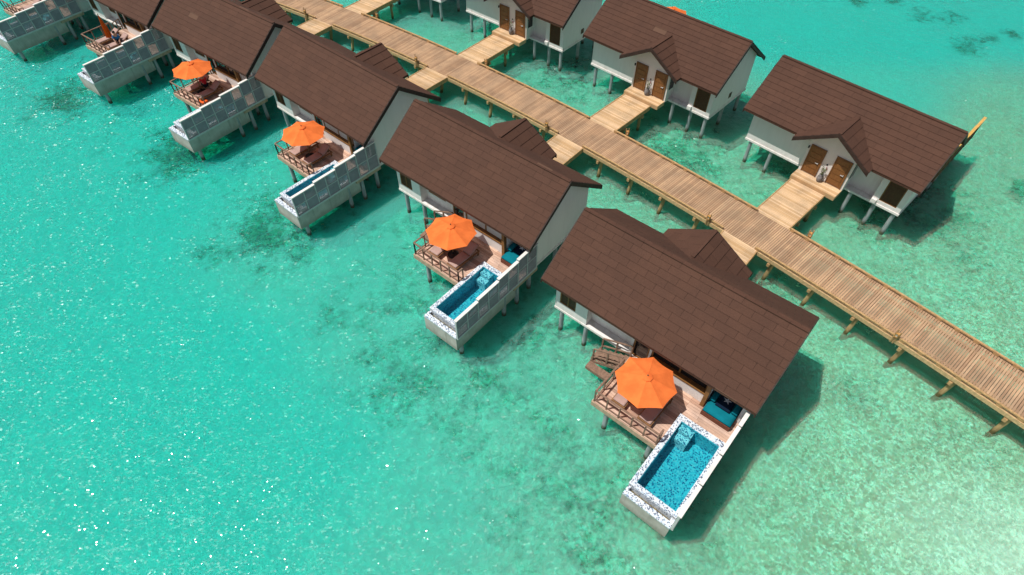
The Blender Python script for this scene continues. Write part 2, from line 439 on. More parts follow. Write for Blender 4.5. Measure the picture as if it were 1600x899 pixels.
def build_roofs(root, sg, pu, porch_mat):
    PW, PZ, PE, VO = 3.15, 7.62, 5.70, 4.98
    sp = (PZ-PE)/PW
    wcut = lambda v: max(0., (PZ-zmain(v))/sp)
    b = MB(sg); N = 11; d = HW/N
    zf = lambda u, v: zmain(v)
    for side in (-1, 1):
        for k in range(N):
            v0, v1 = side*k*d, side*(k+1)*d
            vx = (ZR-PZ)/SL
            if side < 0 or wcut(v1) <= 0: rows = [(v0, v1, [((0, LEN), (0, LEN))])]
            else:
                cut = lambda p, q: [((0, pu-wcut(p)), (0, pu-wcut(q))), ((pu+wcut(p), LEN), (pu+wcut(q), LEN))]
                rows = [(v0, v1, cut(v0, v1))] if v0 >= vx else [(v0, vx, [((0, LEN), (0, LEN))]), (vx, v1, cut(vx, v1))]
            for va, vb, segs in rows:
                fa, fb = abs(va-v0)/d, abs(vb-v0)/d
                for (a0, a1), (c0, c1) in segs:
                    q = [(a0, va), (a1, va), (c1, vb), (c0, vb)]
                    slab(b, q, zf, -.20, -.20, 0, 0)
                    vab = va-side*.06 if k and fa < .01 else va
                    vbb = vb+side*.03 if fb > .99 else vb
                    q2 = [(a0, vab), (a1, vab), (c1, vbb), (c0, vbb)]
                    slab(b, q2, zf, .004+.041*fa, .004+.041*fb, .02+.05*fa, .02+.05*fb)
    b.box(0, LEN, -.14, .14, ZR-.03, ZR+.05)
    roof = b.build('roof', 'roof', root)
    for u0, u1 in ((-.07, -.003), (LEN+.003, LEN+.07)):
        for side in (-1, 1):
            bb = MB(sg)
            q = [(u0, 0), (u1, 0), (u1, side*(HW+.03)), (u0, side*(HW+.03))]
            slab(bb, q, zf, -.36, -.36, .03, .03); bb.build('barge_board', 'trim', roof)
    # porch gable
    b = MB(sg); N2 = 5; dw = PW/N2
    vin = lambda w: (ZR-(PZ-sp*w))/SL-.06
    zp = lambda u, v: PZ-sp*abs(u-pu)
    for side in (-1, 1):
        for k in range(N2):
            w0, w1 = k*dw, (k+1)*dw
            q = [(pu+side*w0, vin(w0)), (pu+side*w0, VO), (pu+side*w1, VO), (pu+side*w1, vin(w1))]
            slab(b, q, zp, -.18, -.18, 0, 0)
            w0b = w0-.06 if k else 0
            q2 = [(pu+side*w0b, vin(w0)), (pu+side*w0b, VO), (pu+side*(w1+.03), VO), (pu+side*(w1+.03), vin(w1))]
            slab(b, q2, zp, .004, .045, .02, .07)
    b.box(pu-.12, pu+.12, vin(0)+.32, VO, PZ-.03, PZ+.05)
    pr = b.build('porch_roof', porch_mat, root)
    for side in (-1, 1):
        bb = MB(sg)
        q = [(pu, VO+.003), (pu, VO+.07), (pu+side*(PW+.03), VO+.07), (pu+side*(PW+.03), VO+.003)]
        top = [(a, c, zp(a, c)+.03) for a, c in q]; bot = [(a, c, zp(a, c)-.32) for a, c in q]
        bb.hexa(top, bot); bb.build('barge_board', 'trim', pr)

def under(v): return zmain(v)-.215
def wall_u(b, u0, u1, v0, v1, z0, z1=None):
    """wall along u between v0..v1; top follows the roof underside when z1 is None"""
    if z1 is None:
        q = [(u0, v0), (u1, v0), (u1, v1), (u0, v1)]
        b.hexa([(a, c, under(c)) for a, c in q], [(a, c, z0) for a, c in q])
    else: b.box(u0, u1, v0, v1, z0, z1)
def gable(b, u0, u1):
    P = [(-3.43, 2.34), (3.33, 2.34), (3.33, under(3.33)), (0, under(0)), (-3.43, under(3.43))]
    b.hexa([(u1, v, z) for v, z in P], [(u0, v, z) for v, z in P])

def window(root, sg, u0, u1, v, z0, z1, out=-1, mull=1, pane='shutter', fw=.08):
    """framed window in a wall along u; out = -1 faces -v"""
    b = MB(sg); a, c = sorted((v, v+out*.1))
    b.box(u0, u1, a, c, z0, z0+fw); b.box(u0, u1, a, c, z1-fw, z1)
    b.box(u0, u0+fw, a, c, z0+fw, z1-fw); b.box(u1-fw, u1, a, c, z0+fw, z1-fw)
    for k in range(1, mull+1):
        m = u0+(u1-u0)*k/(mull+1); b.box(m-fw/2, m+fw/2, a, c, z0+fw, z1-fw)
    w = b.build('window', 'frame', root)
    b = MB(sg); a, c = sorted((v+out*.02, v+out*.05))
    if pane == 'shutter':
        n = int((z1-z0-2*fw)/.11)
        for k in range(n):
            zz = z0+fw+k*.11; b.box(u0+fw, u1-fw, a-.01, c+.01, zz+.015, zz+.10)
        b.box(u0+fw, u1-fw, a+.012 if out < 0 else a-.03, c+.03 if out < 0 else c-.012, z0+fw, z1-fw)
    else: b.box(u0+fw, u1-fw, a, c, z0+fw, z1-fw)
    b.build('shutter' if pane == 'shutter' else 'pane', pane, w)
    return w

def door(root, sg, u0, u1, v, z0, z1, out=1):
    b = MB(sg); a, c = sorted((v, v+out*.09)); t = .07
    b.box(u0, u0+t, a, c, z0, z1); b.box(u1-t, u1, a, c, z0, z1); b.box(u0+t, u1-t, a, c, z1-t, z1)
    a, c = sorted((v, v+out*.04)); b.box(u0+t, u1-t, a, c, z0, z1-t)
    # raised boards and rails on the leaf
    a, c = sorted((v+out*.043, v+out*.065))
    H = z1-t-z0
    for k in range(5):
        zz = z0+.08+k*(H-.1)/5; b.box(u0+t+.14, u1-t-.14, a, c, zz+.03, zz+(H-.1)/5-.03)
    d = b.build('door', 'door', root)
    hu = u1-.25; b = MB(sg)
    b.bar((hu, v+out*.13, z0+1.25), (hu-.22, v+out*.13, z0+1.25), .04, .04); b.bar((hu, v+out*.05, z0+1.25), (hu, v+out*.14, z0+1.25), .05, .10)
    b.build('handle', 'steel', d)
    return d

def railing(b, P, h=1.18, step=.9, mid=True, posts=None):
    P = [Vector(p) for p in P]
    for A, B in zip(P, P[1:]):
        n = max(1, round((B-A).length/step))
        for k in range(n+1):
            q = A.lerp(B, k/n); b.box(q.x-.04, q.x+.04, q.y-.04, q.y+.04, q.z-.25, q.z+h-.03)
        up = Vector((0, 0, h)); b.bar(A+up, B+up, .11, .06)
        if mid: b.bar(A+up*.16, B+up*.16, .06, .07)

def piles(root, sg, spots, r=.165, top=2.34):
    for u, v, *rest in spots:
        t = rest[0] if rest else top
        b = MB(sg); b.tube((u, v, -2.2), (u, v, t), r*1.02, r, 14)
        b.build('pile', 'pile', root, smooth=False)

def pool(root, sg):
    u0, u1, va, vb, vc, vd = 11.58, 14.58, -5.25, -5.65, -10.57, -10.85
    ui, uj = 11.88, 14.37
    b = MB(sg)
    # tank shell: floor and four walls below the mosaic rim
    b.box(u0, u1, -11.45, -5.25, 1.14, 1.42)
    b.box(u0, ui-.02, -10.85, -5.25, 1.42, 2.70); b.box(uj+.02, u1, -10.85, -5.25, 1.42, 2.70)
    b.box(ui-.02, uj+.02, va-.38, va, 1.42, 2.70); b.box(ui-.02, uj+.02, vd, vc-.02, 1.42, 2.70)
    b.box(u0, u1, -11.45, -11.12, 1.42, 2.48)
    b.box(u0, 11.75, -11.12, vd, 1.42, 2.48); b.box(14.37, u1, -11.12, vd, 1.42, 2.48)
    b.box(11.75, 14.37, -11.12, vd, 1.42, 1.9)
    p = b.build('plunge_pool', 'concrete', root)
    b = MB(sg)
    zt = 2.85
    b.box(u0-.02, ui, vd, va, 2.70, zt); b.box(uj, u1, vd, va, 2.70, zt)
    b.box(ui, uj, vb, va, 2.70, zt); b.box(ui, uj, vd, vc, 2.70, zt)
    b.box(u0, u1, -11.47, -11.10, 2.48, 2.58); b.box(u0, 11.76, -11.10, vd, 2.48, 2.58); b.box(14.36, u1, -11.10, vd, 2.48, 2.58)
    b.box(11.76, 14.36, vd-.02, vd+.0, 2.2, zt-.03)
    b.build('tile_rim', 'rim', p)
    b = MB(sg)
    t = .03
    b.box(ui, uj, vc, vb, 1.5, 1.55); b.box(ui, ui+t, vc, vb, 1.55, zt-.04); b.box(uj-t, uj, vc, vb, 1.55, zt-.04)
    b.box(ui+t, uj-t, vb-t, vb, 1.55, zt-.04); b.box(ui+t, uj-t, vc, vc+t, 1.55, zt-.04)
    b.build('basin', 'basin', p)
    b = MB(sg)
    b.box(ui+.05, ui+.95, vb-.5, vb-.04, 1.55, 2.62); b.box(ui+.05, ui+.95, vb-.98, vb-.503, 1.55, 2.35)
    b.build('step', 'step', p)
    b = MB(sg); b.pts([(ui+t, vc+t, zt-.07), (uj-t, vc+t, zt-.07), (uj-t, vb-t, zt-.07), (ui+t, vb-t, zt-.07)]); b.f.append((0, 1, 2, 3))
    b.build('pool_water', 'poolwater', p)
    b = MB(sg); nx, ny = 40, 5; rr = random.Random(3)
    for j in range(ny+1):
        for i in range(nx+1): b.v.append((11.77+2.58*i/nx, -11.09+.22*j/ny, 2.16+rr.uniform(-.06, .10)))
    for j in range(ny):
        for i in range(nx): b.f.append((j*(nx+1)+i, j*(nx+1)+i+1, (j+1)*(nx+1)+i+1, (j+1)*(nx+1)+i))
    b.build('pebble_bed', 'pebble', p)

TOPS = [4.50, 4.68, 4.87, 5.03]
def screen(root, sg, wood=False):
    """stepped privacy wall along the pool; eight bays by two rows of panels"""
    U0, U1 = 14.62, 14.74
    v0 = -11.40; bay = (11.40-3.05)/8
    b = MB(sg)
    b.box(U0-.02, U1+.02, -11.43, -3.0, 2.50, 2.66)
    for k in range(9):
        v = v0+k*bay; t = TOPS[min(3, max(0, k-1)//2)] if k else TOPS[0]
        b.box(U0, U1, v-.035, v+.035, 2.66, t)
    for k in range(8):
        t = TOPS[k//2]; m = 2.66+(t-2.66)/2
        b.box(U0+.01, U1-.01, v0+k*bay+.035, v0+(k+1)*bay-.035, m-.03, m+.03)
    s = b.build('privacy_screen', 'brownwood' if wood else 'screenframe', root)
    for k in range(4):
        boxpart('cap', 'yellowwood' if wood else 'cap', s, (U0-.055, U1+.055, v0+2*k*bay-(.05 if k == 0 else 0), v0+2*(k+1)*bay, TOPS[k], TOPS[k]+.08), sg)
    for k in range(8):
        t = TOPS[k//2]; m = 2.66+(t-2.66)/2; a, c = v0+k*bay+.035, v0+(k+1)*bay-.035
        for r, (z0, z1) in enumerate(((2.66, m-.03), (m+.03, t))):
            if (k+r) % 2 == 1 or wood:
                boxpart('solid_panel', 'brownwood' if wood else 'solid', s, (U0+.03, U1-.03, a, c, z0, z1), sg)
            else:
                b = MB(sg)
                b.box(U0+.03, U1-.03, a, c, z0, z0+.05); b.box(U0+.03, U1-.03, a, c, z1-.05, z1)
                b.box(U0+.03, U1-.03, a, a+.05, z0+.05, z1-.05); b.box(U0+.03, U1-.03, c-.05, c, z0+.05, z1-.05)
                for i in range(1, 11):
                    vv = a+(c-a)*i/11; b.box(U0+.05, U0+.065, vv-.024, vv+.024, z0+.05, z1-.05)
                    zz = z0+(z1-z0)*i/11; b.box(U0+.068, U0+.083, a+.05, c-.05, zz-.024, zz+.024)
                b.build('lattice_panel', 'lattice', s)

def deck_planks(b, u0, u1, v0, v1, z, w=.19):
    n = max(1, round((v1-v0)/w)); w = (v1-v0)/n
    rr = random.Random(int(u0*10))
    for k in range(n):
        cut = u0+(u1-u0)*rr.uniform(.25, .75)
        for a, c in ((u0, cut), (cut+.01, u1)):
            b.box(a, c, v0+k*w+.008, v0+(k+1)*w-.008, z-.06, z)

def terrace(root, kind, du=0.0, with_pool=True):
    """sun deck, stair, plunge pool and privacy screen on the seaward side"""
    sg = 1 if kind == 'F' else -1
    # deck
    b = MB(sg)
    deck_planks(b, 7.02+du, 11.54+du, -7.85, -3.44, ZF)
    if with_pool: deck_planks(b, 11.545, 14.60, -5.23, -3.44, ZF)
    dk = b.build('sun_deck', 'deck', root)
    boxpart('fascia', 'fascia', dk, [(7.0+du, 11.56+du, -7.93, -7.86, 2.18, 2.60), (6.93+du, 7.0+du, -7.93, -3.48, 2.18, 2.60), (11.46+du, 11.56+du, -7.86, -3.6, 2.18, 2.53)], sg)
    boxpart('joist', 'fascia', dk, [(7.0+du, 11.46+du, v, v+.12, 2.2, 2.53) for v in (-7.2, -5.9, -4.6, -3.65)], sg)
    if kind == 'F':
        one('railing', 'rail', dk, lambda b: railing(b, [(7.05, -4.75, ZF), (7.05, -7.80, ZF), (11.45, -7.80, ZF), (11.45, -7.35, ZF)]), sg)
        # flight down to the water
        b = MB(sg)
        for k in range(6):
            u = 6.98-k*.38; z = 2.42-k*.2
            b.box(u-.40, u, -4.68, -3.60, z-.06, z)
        for v in (-3.62, -4.72):
            b.bar((7.0, v, 2.35), (4.75, v, 1.15), .06, .22)
        b.box(4.75, 6.5, -5.25, -4.76, 1.15, 1.22); b.box(4.75, 6.5, -5.33, -5.25, .95, 1.22)
        b.box(4.72, 4.80, -5.25, -3.62, .95, 1.18)
        st = b.build('stair_flight', 'rail', root)
        b = MB(sg)
        for v in (-3.62, -4.70):
            A, B = Vector((6.95, v, 2.55)), Vector((4.85, v, 1.48))
            n = 2
            for k in range(n+1):
                q = A.lerp(B, k/n); b.box(q.x-.05, q.x+.05, q.y-.05, q.y+.05, q.z-.35, q.z+1.12)
            for h in (1.15, .35): b.bar(A+Vector((0, 0, h)), B+Vector((0, 0, h)), .10, .07)
        b.build('handrail', 'rail', st)
    piles(root, sg, [(8.0+du, -7.6, 2.2), (11.15+du, -7.55, 2.2)])
    if not with_pool: return
    pool(root, sg)
    screen(root, sg, kind == 'B')
    boxpart('side_beam', 'bedwood' if kind == 'B' else 'fascia', root, (14.45, 14.75, -5.6, -2.95, 2.20, 2.49), sg)
    piles(root, sg, [(14.45, -6.4, 2.2), (14.45, -4.95, 2.2), (14.35, -10.85, 1.2), (11.95, -10.7, 1.2)])

def villa(kind):
    sg = 1 if kind == 'F' else -1
    pu = 7.05 if kind == 'F' else 8.15
    root = empty('water_villa', (0, 0, 0))
    root.rotation_mode = 'XYZ'
    build_roofs(root, sg, pu, 'porchF' if kind == 'F' else 'porchB')
    # floor slab with its sunlit edge
    boxpart('floor_slab', 'wall', root, [(.60, 14.56, -3.47, 3.40, 2.34, 2.52)], sg)
    b = MB(sg)
    gable(b, .64, .84); gable(b, 14.30, 14.50)
    S0, S1 = -3.43, -3.23
    z0 = 2.523
    # seaward wall
    wall_u(b, .84, .98, S0, S1, z0); wall_u(b, .98, 2.30, S0, S1, z0, 3.15); wall_u(b, .98, 2.30, S0, S1, 5.25)
    wall_u(b, 2.30, 3.25, S0, S1, z0); b.box(3.05, 3.25, S1, -2.55, z0, 6.1)
    wall_u(b, 3.25, 3.45, -2.75, -2.55, z0); wall_u(b, 3.45, 5.35, -2.75, -2.55, z0, 3.25); wall_u(b, 3.45, 5.35, -2.75, -2.55, 5.15); wall_u(b, 5.35, 6.65, -2.75, -2.55, z0)
    b.box(6.65, 6.85, -3.23, -2.55, z0, 6.1); wall_u(b, 6.65, 6.85, S0, S1, z0)
    wall_u(b, 6.85, 8.0, S0, S1, 5.1); wall_u(b, 8.0, 8.15, S0, S1, z0)
    b.box(8.15, 12.2, -3.64, -3.23, z0, 3.55); wall_u(b, 8.15, 12.2, S0, S1, 5.3)
    b.box(12.2, 12.35, -3.43, -1.9, z0, 5.9); b.box(12.35, 14.30, -2.05, -1.9, z0, 6.9); wall_u(b, 12.35, 14.3, S0, S1, 5.3)
    # landward wall and porch
    J0, J1 = 3.13, 3.33
    px0, px1 = pu-2.05, pu+1.88
    wall_u(b, .84, px0, J0, J1, z0)
    if kind == 'B':
        wall_u(b, px1, 12.2, 2.6, 2.75, z0); b.box(12.2, 12.35, 2.75, J0, z0, 6.1)
        wall_u(b, 12.2, 12.7, J0, J1, z0); wall_u(b, 12.7, 14.1, J0, J1, z0, 2.85); wall_u(b, 12.7, 14.1, J0, J1, 4.9); wall_u(b, 14.1, 14.3, J0, J1, z0)
    else: wall_u(b, px1, 14.3, J0, J1, z0)
    b.box(px0, px0+.15, 2.6, 3.77, 2.34, 6.05); b.box(px1-.15, px1, 2.6, 3.77, 2.34, 6.05)
    P = [(px0, 2.34), (px1, 2.34), (px1, 6.1), (pu, 7.35), (px0, 6.1)]
    b.hexa([(u, 3.92, z) for u, z in P], [(u, 3.77, z) for u, z in P])
    b.build('wall', 'wall', root)
    # dark room behind the openings
    # openings, seaward
    window(root, sg, .98, 2.30, -3.30, 3.15, 5.25, -1, 1)
    window(root, sg, 3.45, 5.35, -2.62, 3.25, 5.15, -1, 2)
    d = boxpart('glass_door', 'frame', root, [(6.86, 6.96, -3.40, -3.28, ZF, 5.1), (7.89, 7.99, -3.40, -3.28, ZF, 5.1), (6.96, 7.89, -3.40, -3.28, 5.0, 5.1), (6.96, 7.89, -3.40, -3.28, ZF, 2.72)], sg)
    boxpart('pane', 'glass', d, (6.96, 7.89, -3.36, -3.33, 2.72, 5.0), sg)
    w = boxpart('window', 'frame', root, [(8.15, 12.09, -3.70, -3.20, 3.553, 3.66)]+[(u, u+.12, -3.40, -3.26, 3.683, 5.3) for u in (8.15, 10.1, 11.96)], sg)
    boxpart('pane', 'glass', w, [(8.27, 10.1, -3.34, -3.31, 3.683, 5.3), (10.22, 11.96, -3.34, -3.31, 3.683, 5.3)], sg)
    boxpart('corner_post', 'frame', root, (12.093, 12.34, -3.86, -3.645, ZF+.003, 5.3), sg)
    # landward doors
    if kind == 'B':
        for u in (6.33, 8.53): door(root, sg, u, u+1.32, 3.923, 2.56, 5.2, 1)
        window(root, sg, 12.7, 14.1, 3.20, 2.85, 4.9, 1, 0)
        boxpart('sill_block', 'wall', root, (12.22, 12.62, 3.333, 3.56, 2.53, 2.86), sg)
        boxpart('wall_lamp', 'black', root, [(u-.05, u+.05, 3.923, 4.04, 4.75, 4.95) for u in (6.18,)], sg)
        one('door_sign', 'black', root, lambda b: b.tube((8.1, 3.925, 4.05), (8.1, 3.95, 4.05), .07), sg)
        vt = boxpart('vent', 'shutter', root, [(14.50, 14.53, -.35+k*0, .15, 3.05+k*.11, 3.13+k*.11) for k in range(5)], sg)
        b = MB(sg); b.box(px1+.003, px1+.04, 2.95, 3.65, 3.6, 5.3); b.build('side_window', 'glass', root)
    else: door(root, sg, 6.4, 7.7, 3.923, 2.56, 5.2, 1)
    # porch platform
    b = MB(sg)
    pw0, pw1 = (6.10, 10.03) if kind == 'B' else (5.05, 9.1)
    rr = random.Random(5)
    for k in range(7):
        v = 3.94+k*.165; b.box(pw0, pw1, v, v+.157, 2.44, 2.50)
    b.box(pw0, pw1, 3.94, 4.02, 2.1, 2.437); b.box(pw0, pw1, 5.01, 5.09, 2.1, 2.437); b.box(pw0, pw0+.08, 4.02, 5.01, 2.1, 2.437); b.box(pw1-.08, pw1, 4.02, 5.01, 2.1, 2.437)
    b.build('porch_platform', 'walk', root)
    sp = [(u, v) for u in (1.15, 3.22, 7.1, 10.6, 12.6, 14.2) for v in (-3.22, 3.12)]
    sp += [(u, .0) for u in (1.15, 7.1, 14.2)]
    piles(root, sg, sp)
    if kind == 'F': terrace(root, kind)
    return root

POSE = dict(F1=(4.73, 28.87, -40.257), F2=(-7.603, 41.101, -39.736), F3=(-20.531, 52.742, -40.621), F4=(-33.624, 62.215, -36.972),
            F5=(-46.336, 71.156, -36.101), F6=(-59.633, 79.025, -34.62),
            B1=(22.935, 47.892, -45.913), B2=(9.938, 60.451, -43.283), B3=(-3.691, 71.937, -40.213), B4=(-18.053, 82.481, -37.037))
def world(v, a, b, z=0):
    x, y, t = POSE[v]; t = R(t); s = -1 if v[0] == 'B' else 1
    return (x+a*math.cos(t)-s*b*math.sin(t), y+a*math.sin(t)+s*b*math.cos(t), z)
VL = dict(
    F1='nearest brown roofed villa with the wide open turquoise plunge pool at its corner',
    F2='brown roofed villa second nearest in the seaward row, pool behind a stepped grey screen',
    F3='third villa from the front in the seaward row, narrow pool behind its stepped screen',
    F4='brown roofed villa in the seaward row whose deck has an orange towel beside the railing',
    F5='brown roofed villa in the seaward row whose deck has the folded orange parasol',
    F6='villa cut off by the top left corner, only deck, grey screen and concrete pool showing',
    B1='nearest villa across the jetty, twin porch doors and a honey timber screen behind its roof',
    B2='second villa across the jetty, an orange parasol tip peeking over its brown ridge',
    B3='third villa across the jetty, ridge cut off by the top edge, twin brown porch doors',
    B4='farthest villa across the jetty, only its floor edge and grey piles at the top edge')
protoF = villa('F'); protoB = villa('B')
VO = {}
for nm in POSE:
    pr = protoF if nm[0] == 'F' else protoB
    o = pr if nm in ('F1', 'B1') else copy_tree(pr)
    x, y, t = POSE[nm]
    o.location = (x*S, y*S, 0); o.rotation_euler = (0, 0, R(t))
    tag(o, VL[nm], 'villa', 'seaward row of water villas' if nm[0] == 'F' else 'row of water villas across the jetty')
    VO[nm] = o
terrace(VO['B1'], 'B')
terrace(VO['B2'], 'B', -6.1, False)
for nm in ('F2', 'F3'):     # pale blinds drawn behind the long window
    boxpart('roller_blind', 'blind', VO[nm], [(8.30, 10.08, -3.385, -3.36, 3.70, 5.28), (10.24, 11.94, -3.385, -3.36, 3.70, 5.28)])

# ------------------------------------------------------------------ loose things on the decks
def place(o, nm, a=0, b=0, z=0, rot=0.0):
    x, y, zz = world(nm, a, b, z); o.location = (x*S, y*S, zz*S); o.rotation_euler = (0, 0, R(POSE[nm][2])+rot); return o

def parasol():
    root = empty('parasol', (0, 0, 0))
    Rr, n, zr, za = 1.86, 8, 2.40, 3.02
    b = MB(); seg = 6
    # panels sag a little between the ribs
    def P(k, f, t):
        a0, a1 = 2*math.pi*k/n, 2*math.pi*(k+1)/n
        k_ = Rr*f*(1-.035*math.sin(math.pi*t)*f**4); x = k_*((1-t)*math.cos(a0)+t*math.cos(a1)); y = k_*((1-t)*math.sin(a0)+t*math.sin(a1))
        z = za-(za-zr)*(f**1.12)-.10*math.sin(math.pi*t)*f*(1-f*.55)
        return (x, y, z)
    idx = {}
    def V(k, i, j):
        if i == 0: key = ('c',)
        elif j == 4: key = ((k+1) % n, i, 0)
        else: key = (k, i, j)
        if key not in idx:
            b.v.append(P(k, i/seg, j/4) if key != ('c',) else (0, 0, za)); idx[key] = len(b.v)-1
        return idx[key]
    for k in range(n):
        for j in range(4):
            b.f.append((V(k, 0, 0), V(k, 1, j), V(k, 1, j+1)))
            for i in range(1, seg): b.f.append((V(k, i, j), V(k, i+1, j), V(k, i+1, j+1), V(k, i, j+1)))
    can = b.build('canopy', 'orange', root)
    b = MB()
    for k in range(n):
        a0, a1 = 2*math.pi*k/n, 2*math.pi*(k+1)/n; r = .33
        i = b.pts([(0, 0, za+.09), (r*math.cos(a0), r*math.sin(a0), za-.03), (r*math.cos(a1), r*math.sin(a1), za-.03)]); b.f.append((i, i+1, i+2))
    b.build('vent_cap', 'orange', can)
    one('finial', 'pole', can, lambda b: b.lathe((0, 0, za+.06), [(.035, 0), (.05, .06), (.02, .12)], 8))
    b = MB()
    for k in range(n):
        a = 2*math.pi*k/n; b.bar((.05*math.cos(a), .05*math.sin(a), za-.06), (Rr*.985*math.cos(a), Rr*.985*math.sin(a), zr-.03), .03, .03)
        b.bar((.06*math.cos(a), .06*math.sin(a), zr-.25), (Rr*.5*math.cos(a), Rr*.5*math.sin(a), za-(za-zr)*.47-.05), .025, .025)
    b.build('ribs', 'pole', root)
    one('pole', 'pole', root, lambda b: b.tube((0, 0, .1), (0, 0, za), .045))
    one('base', 'black', root, lambda b: b.lathe((0, 0, 0), [(.42, 0), (.42, .08), (.30, .14), (.10, .18), (.09, .34)], 20))
    return root
PU = dict(F1=(9.2, -6.1, 18), F2=(9.25, -6.05, 35), F3=(9.28, -6.12, 25), F4=(9.0, -6.12, 40), B2=(3.1, -6.55, 20))
PLAB = dict(F1='open orange parasol on the nearest deck, seen almost from straight above', F2='open orange parasol on the deck of the second nearest seaward villa',
            F3='open orange parasol on the third deck, above the narrow screened pool', F4='open orange parasol shading the person in red on the fourth deck',
            B2='orange parasol mostly hidden behind a roof ridge across the jetty')
proto = None
for nm, (a, b_, ang) in PU.items():
    o = parasol() if proto is None else copy_tree(proto)
    proto = proto or o
    place(o, nm, a, b_, ZF, R(ang)); tag(o, PLAB[nm], 'parasol', 'open orange parasols')
# folded parasol of the fifth deck
o = empty('parasol', (0, 0, 0)); b = MB(); n = 16; prof = [(.05, 3.25), (.12, 2.9), (.22, 2.2), (.30, 1.5), (.33, 1.0), (.27, .96)]
for r, z in prof:
    for k in range(n):
        rr = r*(1 if k % 2 == 0 else .62); b.v.append((rr*math.cos(2*math.pi*k/n), rr*math.sin(2*math.pi*k/n), z))
for a in range(len(prof)-1):
    for k in range(n): b.f.append((a*n+k, a*n+(k+1) % n, (a+1)*n+(k+1) % n, (a+1)*n+k))
b.f.append(tuple(range(n))); b.build('canopy', 'orange_dk', o)
one('pole', 'pole', o, lambda b: b.tube((0, 0, .1), (0, 0, 3.4), .045))
one('base', 'black', o, lambda b: b.lathe((0, 0, 0), [(.42, 0), (.42, .08), (.30, .14), (.10, .18), (.09, .34)], 20))
place(o, 'F5', 9.5, -6.2, ZF); tag(o, 'folded orange parasol standing closed on the fifth deck', 'parasol')

def lounger():
    root = empty('sun_lounger', (0, 0, 0))
    W, Lg = .43, 2.5
    b = MB()
    for s in (-1, 1): b.box(s*W-.035, s*W+.035, 0, Lg, .30, .40)
    b.box(-W+.035, W-.035, 0, .07, .30, .40); b.box(-W+.035, W-.035, Lg-.07, Lg, .30, .40)
    for k in range(9): b.box(-W+.035, W-.035, .12+k*.175, .25+k*.175, .36, .395)
    b.build('frame', 'lounger', root)
    for s in (-1, 1):
        for v in (.12, Lg-.2): boxpart('leg', 'lounger', root, (s*W-.04, s*W+.04, v, v+.09, 0, .298))
    b = MB()
    b.cushion(-W+.02, W-.02, .04, 1.62, .40, .53)
    b.cushion(-W+.02, W-.02, 1.60, 2.50, .42, .55, .46)
    b.build('cushion', 'taupe', root, smooth=True)
    b = MB(); b.bar((0, 1.7, .40), (0, 2.5, .82), .6, .03); b.bar((0, 2.25, .38), (0, 2.42, .78), .5, .04)
    b.build('back_support', 'lounger', root)
    return root
LS = [('F1', 8.35, 'sun lounger under the parasol on the nearest deck, end nearest the stairs'), ('F1', 10.2, 'sun lounger under the nearest parasol, on the pool side of the deck'),
      ('F2', 8.35, 'pale sun lounger by the railing corner on the second nearest deck'), ('F2', 10.2, 'sun lounger beside the pool on the second nearest deck, half in parasol shade'),
      ('F3', 8.35, 'sun lounger behind the railing corner on the third deck'), ('F3', 10.2, 'sun lounger next to the screened narrow pool on the third deck'),
      ('F4', 8.35, 'sun lounger left of the person in red on the fourth deck'), ('F4', 10.2, 'sun lounger between the person in red and the orange towel'),
      ('F5', 8.35, 'pale sun lounger by the rail beneath the folded parasol'), ('F5', 10.2, 'sun lounger on which the person in a blue top sits'),
      ('F6', 9.9, 'sun lounger on the deck cut off by the top left corner')]
proto = None
for nm, u, lab in LS:
    o = lounger() if proto is None else copy_tree(proto); proto = proto or o
    place(o, nm, u, -7.25, ZF, R(random.uniform(-2, 2))); tag(o, lab, 'sun lounger', 'sun loungers on the villa decks')

def daybed():
    root = empty('daybed', (0, 0, 0))
    boxpart('base', 'bedwood', root, (12.42, 14.28, -4.36, -2.1, ZF+.003, 2.98))
    one('mattress', 'teal', root, lambda b: b.cushion(12.42, 14.28, -4.36, -2.1, 2.97, 3.24), smooth=True)
    return root
def cushion_obj(name, mat, u0, u1, v0, v1, z0, z1, tilt): return one(name, mat, None, lambda b: b.cushion(u0, u1, v0, v1, z0, z1, tilt, 6, 6), smooth=True)
DL = {'F1': 'nearest', 'F2': 'second nearest', 'F3': 'third'}
proto = None
for nm in ('F1', 'F2', 'F3'):
    o = daybed() if proto is None else copy_tree(proto); proto = proto or o
    place(o, nm); tag(o, 'teal daybed in the wall niche of the %s deck' % DL[nm], 'daybed', 'teal daybeds in the villa niches')
    lst = [('teal', 12.45, 12.80, -3.62, -2.95, 3.24, 3.58, .12, 'teal bolster pillow at the corner post end of the %s deck daybed'),
           ('navy', 12.86, 13.80, -3.45, -2.6, 3.23, 3.42, .35, 'dark navy back cushion with a pale star on the %s deck daybed')]
    if nm == 'F1': lst.append(('teal', 13.88, 14.24, -3.62, -2.95, 3.24, 3.58, .12, 'teal bolster pillow at the wall end of the %s deck daybed'))
    if nm == 'F1': lst[1] = ('navy', 12.86, 13.82, -3.70, -2.65, 3.23, 3.42, .35, lst[1][8])
    for mat, u0, u1, v0, v1, z0, z1, tl, lab in lst:
        c = cushion_obj('cushion', mat, u0, u1, v0, v1, z0, z1, tl); place(c, nm)
        tag(c, lab % DL[nm], 'cushion', 'cushions on the villa daybeds')
        if mat == 'navy':
            b = MB(); cx, cy = (u0+u1)/2, (v0+v1)/2; zc = z1+tl*.42+.03; P = []
            for k in range(10):
                r = .26 if k % 2 == 0 else .09; a = .3+math.pi*k/5
                dy = r*math.sin(a)*(.75 if nm == 'F1' else .5); P.append((cx+r*math.cos(a), cy+dy, zc+dy*tl/(v1-v0)))
            b.hexa([(x, y, z+.02) for x, y, z in P], [(x, y, z-.05) for x, y, z in P]); b.build('star_motif', 'star', c)

